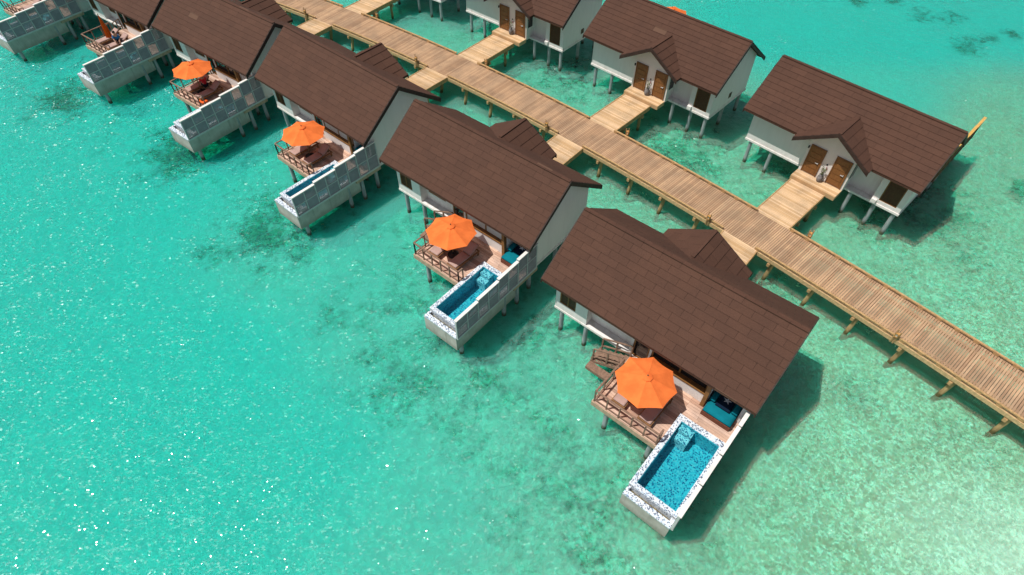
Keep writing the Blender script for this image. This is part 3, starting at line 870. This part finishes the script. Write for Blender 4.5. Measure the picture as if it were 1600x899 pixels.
# towel on the fourth deck
b = MB(); b.cushion(10.15, 10.95, -7.35, -6.75, ZF+.01, ZF+.16, .03, 8, 6)
o = b.build('towel', 'orangetowel', None, smooth=True); place(o, 'F4'); tag(o, 'crumpled orange towel on the fourth deck beside the pool', 'towel')

# ------------------------------------------------------------------ people (small, seated)
def skin_body(name, J, E, rad, mat, parent=None, root=0):
    me = bpy.data.meshes.new(name); me.from_pydata([tuple(c*S for c in j) for j in J], E, [])
    o = bpy.data.objects.new(name, me); COL.objects.link(o)
    md = o.modifiers.new('skin', 'SKIN')
    if not me.skin_vertices: me.skin_vertices.new()
    for i, r in enumerate(rad):
        me.skin_vertices[0].data[i].radius = (r*S, r*S); me.skin_vertices[0].data[i].use_root = (i == root)
    s = o.modifiers.new('sub', 'SUBSURF'); s.levels = 1; s.render_levels = 2
    me.materials.append(M[mat])
    if parent: o.parent = parent
    return o
def seated_person(nm, u, v, rot, shirt, lean, label):
    """person sitting on a lounger, seat height .53 above the deck, facing -v"""
    h = ZF+.56
    J = [(0, 0, .16), (0, -.12*lean, .42), (0, -.30*lean, .74), (0, -.38*lean, .90), (0, -.46*lean, 1.08), (0, -.50*lean, 1.22),
         (-.13, -.02, .12), (-.16, -.55, .14), (-.17, -.60, -.36), (-.17, -.78, -.42),
         (.13, -.02, .12), (.16, -.55, .14), (.17, -.60, -.36), (.17, -.78, -.42),
         (-.24, -.30*lean, .74), (-.30, -.32*lean-.12, .45), (-.20, -.42*lean-.30, .28), (-.17, -.46*lean-.40, .24),
         (.24, -.30*lean, .74), (.30, -.32*lean-.12, .45), (.20, -.42*lean-.30, .28), (.17, -.46*lean-.40, .24)]
    E = [(0, 1), (1, 2), (2, 3), (3, 4), (4, 5), (0, 6), (6, 7), (7, 8), (8, 9), (0, 10), (10, 11), (11, 12), (12, 13), (2, 14), (14, 15), (15, 16), (16, 17), (2, 18), (18, 19), (19, 20), (20, 21)]
    rad = [.19, .17, .18, .07, .125, .10, .13, .09, .07, .05, .13, .09, .07, .05, .08, .06, .045, .045, .08, .06, .045, .045]
    o = skin_body('person', J, E, rad, 'skin')
    skin_body('shirt', [J[0], J[1], J[2], J[14], J[15], J[18], J[19]], [(0, 1), (1, 2), (2, 3), (3, 4), (2, 5), (5, 6)], [.22, .20, .21, .11, .085, .11, .085], shirt, o)
    skin_body('shorts', [J[0], J[6], (-.155, -.42, .14), J[10], (.155, -.42, .14)], [(0, 1), (1, 2), (0, 3), (3, 4)], [.21, .155, .125, .155, .125], 'darkcloth', o)
    c = J[4]; one('hair', 'hair', o, lambda b: b.lathe((c[0], c[1]+.03, c[2]), [(.10, -.06), (.145, .02), (.14, .12), (.09, .19), (.03, .215)], 12), smooth=True)
    place(o, nm, u, v, h, rot); tag(o, label, 'person'); return o
seated_person('F4', 9.35, -5.7, R(-95), 'red', .35, 'person in a red top sitting under the parasol on the fourth deck')
seated_person('F5', 10.1, -5.75, R(60), 'blue', 1.1, 'person in a blue top bending forward on a lounger by the folded parasol')

# ------------------------------------------------------------------ planters at the doors across the jetty
def planter():
    root = empty('potted_plant', (0, 0, 0))
    one('pot', 'pot', root, lambda b: b.lathe((0, 0, 0), [(.16, 0), (.22, .15), (.245, .36), (.20, .55), (.14, .64), (.165, .70), (.12, .70), (.11, .60)], 18), smooth=True)
    b = MB(); lf = MB(); fl = MB(); rr = random.Random(11)
    for k in range(5):
        a = k*1.25; P = Vector((0, 0, .6))
        for s in range(4):
            Q = P+Vector((math.cos(a)*rr.uniform(.02, .10), math.sin(a)*rr.uniform(.02, .10), rr.uniform(.13, .24)))
            b.tube(P, Q, .014, .011, 5); P = Q
            for q in range(3):
                c = P+Vector((rr.uniform(-.1, .1), rr.uniform(-.1, .1), rr.uniform(-.05, .08))); t = Vector((rr.uniform(-1, 1), rr.uniform(-1, 1), rr.uniform(-.2, .6))).normalized()*.07
                n = t.orthogonal().normalized()*.03; i = lf.pts([c-t, c+n, c+t, c-n]); lf.f.append((i, i+1, i+2, i+3))
        if k < 2: fl.lathe(tuple(P), [(.01, -.03), (.06, 0), (.04, .05), (.01, .06)], 8)
    st = b.build('stem', 'twig', root); lf.build('foliage', 'leaf', root); fl.build('blossom', 'flower', root)
    return root
proto = None
for nm, lab in (('B1', 'grey pot with flowering twig between the doors of the nearest villa across the jetty'), ('B2', 'grey pot with flowering twig between the doors of the second villa across the jetty'), ('B3', 'grey pot with flowering twig between the doors of the third villa across the jetty')):
    o = planter() if proto is None else copy_tree(proto); proto = proto or o
    place(o, nm, 8.1, 4.22, 2.50); tag(o, lab, 'potted plant', 'potted plants between porch doors')

# ------------------------------------------------------------------ jetty
A0 = R(-42); E1 = Vector((math.cos(A0), math.sin(A0), 0)); E2 = Vector((-math.sin(A0), math.cos(A0), 0))
CF = [4.705387205387286e-06, -0.0015255411255411138, -0.1116393698893698, 36.966868686868644]
yc = lambda s: ((CF[0]*s+CF[1])*s+CF[2])*s+CF[3]
dyc = lambda s: (3*CF[0]*s+2*CF[1])*s+CF[2]
def JP(s, off, z):
    t = Vector((1, dyc(s))).normalized(); x, y = s-t.y*off, yc(s)+t.x*off
    p = E1*x+E2*y; return Vector((p.x, p.y, z))
JW, JZ = 1.90, 2.2
SA, SB = -92.0, 24.0
jetty = empty('jetty', (0, 0, 0)); tag(jetty, 'long curving timber jetty of crosswise planks between the two villa rows', 'jetty')
b = MB(); s = SA; rr = random.Random(2)
while s < SB:
    w = .17; e = rr.uniform(-.02, .02); dz = rr.uniform(-.006, .006)
    q = [(s+.014, -JW+.02+e), (s+w-.018, -JW+.02+e), (s+w-.018, JW-.02+e), (s+.014, JW-.02+e)]
    b.hexa([JP(a, c, JZ+dz) for a, c in q], [JP(a, c, JZ-.07) for a, c in q]); s += w
b.build('deck_planks', 'jetty', jetty)
def strip(b, s0, s1, o0, o1, z0, z1, step=2.0):
    n = max(1, int((s1-s0)/step)); 
    for k in range(n):
        a, c = s0+(s1-s0)*k/n, s0+(s1-s0)*(k+1)/n
        q = [(a, o0), (c, o0), (c, o1), (a, o1)]
        b.hexa([JP(*t, z1) for t in q], [JP(*t, z0) for t in q])
# walkway ends along the jetty (gaps in the kerb)
def s_of(p): return Vector(p).dot(E1)
WALK = {}
for nm in ('F1', 'F2', 'F3', 'F4', 'F5', 'B1', 'B2', 'B3', 'B4'):
    lo, hi = (5.98, 8.86) if nm[0] == 'F' else (6.3, 9.22)
    if nm == 'F4' or nm == 'F5': lo, hi = 5.6, 8.4
    v0 = 4.2 if nm[0] == 'F' else 5.11
    ends = []
    for u in (lo, hi):
        v = 9.0
        for _ in range(60):
            p = Vector(world(nm, u, v)); sx = p.dot(E1)
            gap = abs((p-JP(sx, 0, 0)).length)
            if gap <= JW+.012: break
            v += (gap-JW)*.9+.001
        ends.append(v)
    WALK[nm] = (lo, hi, v0, ends)
gapsL, gapsU = [], []
for nm, (lo, hi, v0, ends) in WALK.items():
    g = sorted(s_of(world(nm, u, e)) for u, e in ((lo, ends[0]), (hi, ends[1])))
    (gapsL if nm[0] == 'F' else gapsU).append(g)
for side, gaps in ((-1, gapsL), (1, gapsU)):
    gaps.sort(); cur = SA; runs = []
    for g0, g1 in gaps: runs.append((cur, g0)); cur = g1
    runs.append((cur, SB))
    for r0, r1 in runs:
        kb = MB(); strip(kb, r0, r1, side*(JW-.10), side*(JW+.05), JZ+.15, JZ+.25)
        s = r0
        while s < r1-.3:
            strip(kb, s, min(s+.35, r1), side*(JW-.10), side*(JW+.04), JZ+.008, JZ+.148); s += 1.25
        kb.build('kerb_rail', 'beam', jetty)
    fb = MB(); strip(fb, SA, SB, side*(JW-.02), side*(JW+.10), JZ-.33, JZ-.012); strip(fb, SA, SB, side*(JW-.75), side*(JW-.6), JZ-.38, JZ-.073)
    fb.build('edge_beam', 'sidebeam', jetty)
k = 0; s = 4.35+3.4*5
while s > SA+1:
    cb = MB(); q = [(s-.11, -JW-.16), (s+.11, -JW-.16), (s+.11, JW+.16), (s-.11, JW+.16)]
    cb.hexa([JP(*t, JZ-.42) for t in q], [JP(*t, JZ-.70) for t in q]); cb.build('cross_beam', 'beam', jetty)
    for side in (-1, 1):
        pb = MB(); a = rr.uniform(-.12, .12); c = rr.uniform(-.1, .15)
        pb.tube(JP(s+a, side*(JW+.22+c), -2.2), JP(s+.2, side*(JW-.30), JZ-.10 if side > 5 else JZ-.43), .17, .15, 10); pb.build('pile', 'timberpile', jetty)
    s -= 3.4

WL = dict(F1='short pale plank walkway half hidden by the nearest villa porch roof', F2='pale plank walkway from the jetty to the second nearest seaward villa', F3='pale plank walkway from the jetty to the third seaward villa',
          F4='pale plank walkway from the jetty to the fourth seaward villa', F5='pale plank walkway at the top edge on the seaward side of the jetty', B1='pale plank walkway to the doors of the nearest villa across the jetty', B2='pale plank walkway to the doors of the second villa across the jetty',
          B3='pale plank walkway to the doors of the third villa across the jetty', B4='pale plank walkway cut off by the top edge beside the farthest piles')
for nm, (lo, hi, v0, ends) in WALK.items():
    root = empty('walkway', (0, 0, 0)); sg = 1 if nm[0] == 'F' else -1
    place(root, nm)
    tag(root, WL[nm], 'walkway', 'plank walkways between jetty and villas')
    b = MB(sg); n = int((max(ends)-v0)/.17)
    for k in range(n):
        f0, f1 = k/n, (k+1)/n
        vl = lambda f: v0+(ends[0]-v0)*f; vr = lambda f: v0+(ends[1]-v0)*f
        dz = rr.uniform(-.005, .005); g = .009
        q = [(lo, vl(f0)+g), (hi, vr(f0)+g), (hi, vr(f1)-g), (lo, vl(f1)-g)]
        b.hexa([(a, c, 2.195+dz) for a, c in q], [(a, c, 2.13) for a, c in q])
    b.build('deck_planks', 'walk', root)
    for i, u in enumerate((lo, hi)):
        e = ends[i]
        boxpart('edge_beam', 'beam', root, (u-.05, u+.05, v0, e-.12, 1.78, 2.12 if 0 else 2.125), sg)
        boxpart('edge_strip', 'beam', root, (u-.09 if i == 0 else u+.003, u-.003 if i == 0 else u+.09, v0, e-.10, 1.80, 2.24), sg)
    for v in (v0+1.2, v0+4.0):
        if v > min(ends)-.8: continue
        boxpart('cross_beam', 'beam', root, (lo-.2, hi+.2, v-.1, v+.1, 1.50, 1.777), sg)
        for u in (lo+.15, hi-.15):
            b = MB(sg); b.tube((u, v, -2.2), (u, v, 1.5), .16, .14, 10); b.build('pile', 'timberpile', root)

# lamps along the jetty
def jetty_lamp():
    root = empty('jetty_lamp', (0, 0, 0))
    b = MB()
    for sx in (-1, 1): b.bar((sx*.08, 0, -.35), (sx*(.10 if sx < 0 else .16), .03, 1.0 if sx < 0 else .86), .06, .08)
    b.build('post', 'beam', root)
    one('crossbar', 'beam', root, lambda b: b.box(-.14, .14, -.04, .03, .16, .22))
    one('lantern', 'hood', root, lambda b: (b.box(-.12, .12, -.10, .10, .62, .67), b.box(-.12, .12, -.10, .10, .32, .36), b.box(-.12, -.07, -.10, -.05, .36, .62), b.box(.07, .12, -.10, -.05, .36, .62), b.box(-.12, -.07, .05, .10, .36, .62), b.box(.07, .12, .05, .10, .36, .62)))
    one('lamp_glass', 'lampglass', root, lambda b: b.box(-.065, .065, -.045, .045, .365, .615))
    return root
lamps = [(-63.4, -1, 'small timber lamp on the seaward jetty edge beside the fourth walkway'), (-46.3, -1, 'small timber lamp on the seaward jetty edge beside the third walkway'), (-28.9, -1, 'small timber lamp on the seaward jetty edge beside the second walkway'),
         (-11.5, -1, 'small timber lamp on the seaward jetty edge just above the nearest porch roof'), (3.7, -1, 'small timber lamp on the open jetty stretch nearest the right edge'),
         (-40.3, 1, 'small timber lamp on the far jetty edge below the third villa across'), (-22.8, 1, 'small timber lamp on the far jetty edge below the second villa across'), (-5.1, 1, 'small timber lamp on the far jetty edge below the nearest villa across'),
         (-56.2, 1, 'small timber lamp on the far jetty edge by the topmost walkway')]
proto = None
for s, side, lab in lamps:
    o = jetty_lamp() if proto is None else copy_tree(proto); proto = proto or o
    p = JP(s, side*(JW+.17), JZ); o.location = p*S
    o.rotation_euler = (0, 0, A0+math.atan(dyc(s))+(math.pi if side > 0 else 0)); tag(o, lab, 'lamp', 'timber lamps along the jetty')

# ------------------------------------------------------------------ lagoon
DEPTH = [(-35.1, 26.3, 1.9), (-21.6, 21.0, 1.9), (-12.0, 16.4, 1.7), (-35.5, 37.9, 1.8), (-28.9, 10.6, 1.6), (-17.9, 10.3, 1.7), (-3.7, 12.5, 1.4), (-8.9, 23.1, 1.35), (1.9, 10.7, 1.1), (4.1, 16.5, 1.15), (7.2, 9.7, 0.85), (16.3, 10.4, 0.55), (25.5, 10.8, 0.35), (28.2, 9.1, 0.08), (31, 5, .05), (25, 12.5, .2), (24.2, 16.6, 0.55), (21.7, 21.2, 0.65), (30.4, 21.2, 0.5), (36.7, 26.6, 0.45), (33.4, 33.0, 0.65), (25.0, 30.9, 0.8), (14.8, 45.1, 0.9), (2.0, 57.9, 1.1), (36.4, 39.9, 0.8), (41.3, 34.5, 0.6), (34.5, 70.6, 1.9), (45.4, 69.2, 1.9), (59.2, 72.4, 1.9), (48.0, 48.2, 0.7), (54, 52, .95), (40.0, 55.7, 1.5), (-17.9, 32.7, 1.4), (-47.5, 51.8, 1.8), (-2.1, 21.1, 1.2), (14.1, 16.5, 0.75), (-60, 20, 2.0), (0, 110, 2.0), (70, 110, 2.0), (-90, 90, 2.0), (60, 30, .6), (20, -15, .5), (-40, -20, 1.8)]
REEF = [(-30.9, 45.9, 0.8, 3.2), (-19.9, 35.7, 0.72, 3.4), (-23.1, 33.9, 0.4, 2.4), (-46.0, 54.8, 0.7, 3.5), (-5.3, 22.6, 0.45, 5), (-1.7, 19.4, 0.35, 5), (3.9, 13.8, 0.4, 5), (5.9, 10.5, 0.35, 4), (2.4, 25.7, 0.4, 4), (-8.7, 28.0, 0.35, 5), (14.4, 45.2, 0.6, 5), (5.5, 58.7, 0.45, 5), (35.8, 39.2, 0.6, 4.5), (32.7, 37.2, 0.4, 4), (52.4, 65.8, 0.7, 1.6), (56.1, 68.0, 0.5, 1.2), (53.3, 72.6, 0.6, 1.6), (50.5, 73.4, 0.5, 1.5), (43.8, 76.7, 0.5, 1.5), (48.0, 77.1, 0.5, 1.2), (45.1, 40.9, 1.0, 0.9), (58.8, 68.7, 0.5, 1), (19.4, 28.1, 0.4, 3), (26.7, 28.2, 0.3, 5), (28.6, 16.8, 0.2, 4), (23.5, 20.0, .18, 6), (34, 31, .22, 5), (19.5, 14, .15, 4), (11.8, 14.2, 0.25, 5), (25.1, 44.8, 0.5, 2.5)]
def lagoon_grids():
    xs = np.concatenate([[-3000, -400, -180], np.arange(-110, 111, 1.25), [180, 400, 3000]]); ys = np.concatenate([[-3000, -300, -90], np.arange(-40, 151, 1.25), [220, 450, 3000]])
    X, Y = np.meshgrid(xs, ys); num = np.zeros_like(X); den = np.zeros_like(X)
    for x, y, d in DEPTH:
        w = 1/((X-x)**2+(Y-y)**2+16)**1.6; num += w*d; den += w
    D = num/den
    reef = np.zeros_like(X)
    for x, y, a, r in REEF:
        q = ((X-x)**2+(Y-y)**2)/(r*1.05)**2; reef = np.maximum(reef, a*.92*np.exp(-.7*q))
    for (x0, y0), (x1, y1) in (((9, 18), (-60, 72)), ((36, 34), (-18, 82))):      # thin rubble all along both rows
        dx, dy = x1-x0, y1-y0; tt = np.clip(((X-x0)*dx+(Y-y0)*dy)/(dx*dx+dy*dy), 0, 1)
        q = ((X-x0-tt*dx)**2+(Y-y0-tt*dy)**2)/11**2; reef = np.maximum(reef, .17*np.exp(-.8*q))
    return xs, ys, X, Y, D, reef
xs, ys, GX, GY, GD, GR = lagoon_grids()
nx, ny = len(xs), len(ys)
faces = [(j*nx+i, j*nx+i+1, (j+1)*nx+i+1, (j+1)*nx+i) for j in range(ny-1) for i in range(nx-1)]
def grid_obj(name, Z, mat, attrs, box=None):
    v = np.stack([GX.ravel()*S, GY.ravel()*S, Z.ravel()*S], 1).tolist(); f = list(faces)
    if box is not None:
        ring = [i for i in range(nx)]+[j*nx+nx-1 for j in range(1, ny)]+[(ny-1)*nx+i for i in range(nx-2, -1, -1)]+[j*nx for j in range(ny-2, 0, -1)]
        n0 = len(v); v += [(v[i][0], v[i][1], box*S) for i in ring]; m = len(ring)
        f += [(ring[k], n0+k, n0+(k+1) % m, ring[(k+1) % m]) for k in range(m)]
        f.append(tuple(n0+k for k in range(m))[::-1])
    me = bpy.data.meshes.new(name); me.from_pydata(v, [], f)
    for k, arr in attrs.items():
        a = me.attributes.new(k, 'FLOAT', 'POINT'); d = np.zeros(len(v), dtype=np.float32); d[:arr.size] = arr.ravel(); a.data.foreach_set('value', d)
    for p in me.polygons: p.use_smooth = True
    if box is not None:
        for p in list(me.polygons)[len(faces):]: p.use_smooth = False
    me.materials.append(mat); o = bpy.data.objects.new(name, me); COL.objects.link(o); return o
rng = np.random.default_rng(4)
bumpy = GR*.18*rng.random(GR.shape)
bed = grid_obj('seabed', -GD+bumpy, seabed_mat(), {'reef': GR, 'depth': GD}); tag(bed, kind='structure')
sea = grid_obj('sea', np.zeros_like(GD), sea_mat(), {'depth': GD, 'reef': GR}, box=-3.0); tag(sea, kind='structure')

# ------------------------------------------------------------------ light, sky, camera
sd = Vector((.47, .085, -1)).normalized()
L = bpy.data.lights.new('sun', 'SUN'); L.energy = 4.6; L.angle = R(.53); L.color = (1, .965, .90)
lo = bpy.data.objects.new('sun', L); COL.objects.link(lo); lo.rotation_euler = sd.to_track_quat('-Z', 'Y').to_euler(); lo.location = (-20, 10, 60)
w = bpy.data.worlds.new('World'); sc.world = w; w.use_nodes = True
t = w.node_tree; sky = t.nodes.new('ShaderNodeTexSky'); sky.sky_type = 'NISHITA'; sky.sun_disc = False
sky.sun_elevation = math.asin(-sd.z); sky.sun_rotation = math.atan2(-sd.x, -sd.y)
hs = t.nodes.new('ShaderNodeHueSaturation'); hs.inputs['Saturation'].default_value = .6
t.links.new(sky.outputs[0], hs.inputs['Color']); t.links.new(hs.outputs[0], t.nodes['Background'].inputs[0]); t.nodes['Background'].inputs[1].default_value = .074
cam = bpy.data.cameras.new('camera'); co = bpy.data.objects.new('camera', cam); COL.objects.link(co); sc.camera = co
rt = Vector((0.99999279, 0.00291980, 0.00242736)); up = Vector((-0.00379701, 0.76896725, 0.63927690)); fw = Vector((0, 0.63928151, -0.76897279))
mx = Matrix((rt, up, -fw)).transposed().to_4x4(); mx.translation = Vector((0, 0, 35.5314*S)); co.matrix_world = mx
cam.sensor_width = 36; cam.lens = 942.889/1600*36; cam.clip_start = .5; cam.clip_end = 6000
sc.view_settings.view_transform = 'Standard'; sc.view_settings.look = 'None'; sc.view_settings.exposure = 0; sc.view_settings.gamma = 1
sc.cycles.max_bounces = 6; sc.cycles.transparent_max_bounces = 12
sc.render.resolution_x, sc.render.resolution_y = 1024, 575
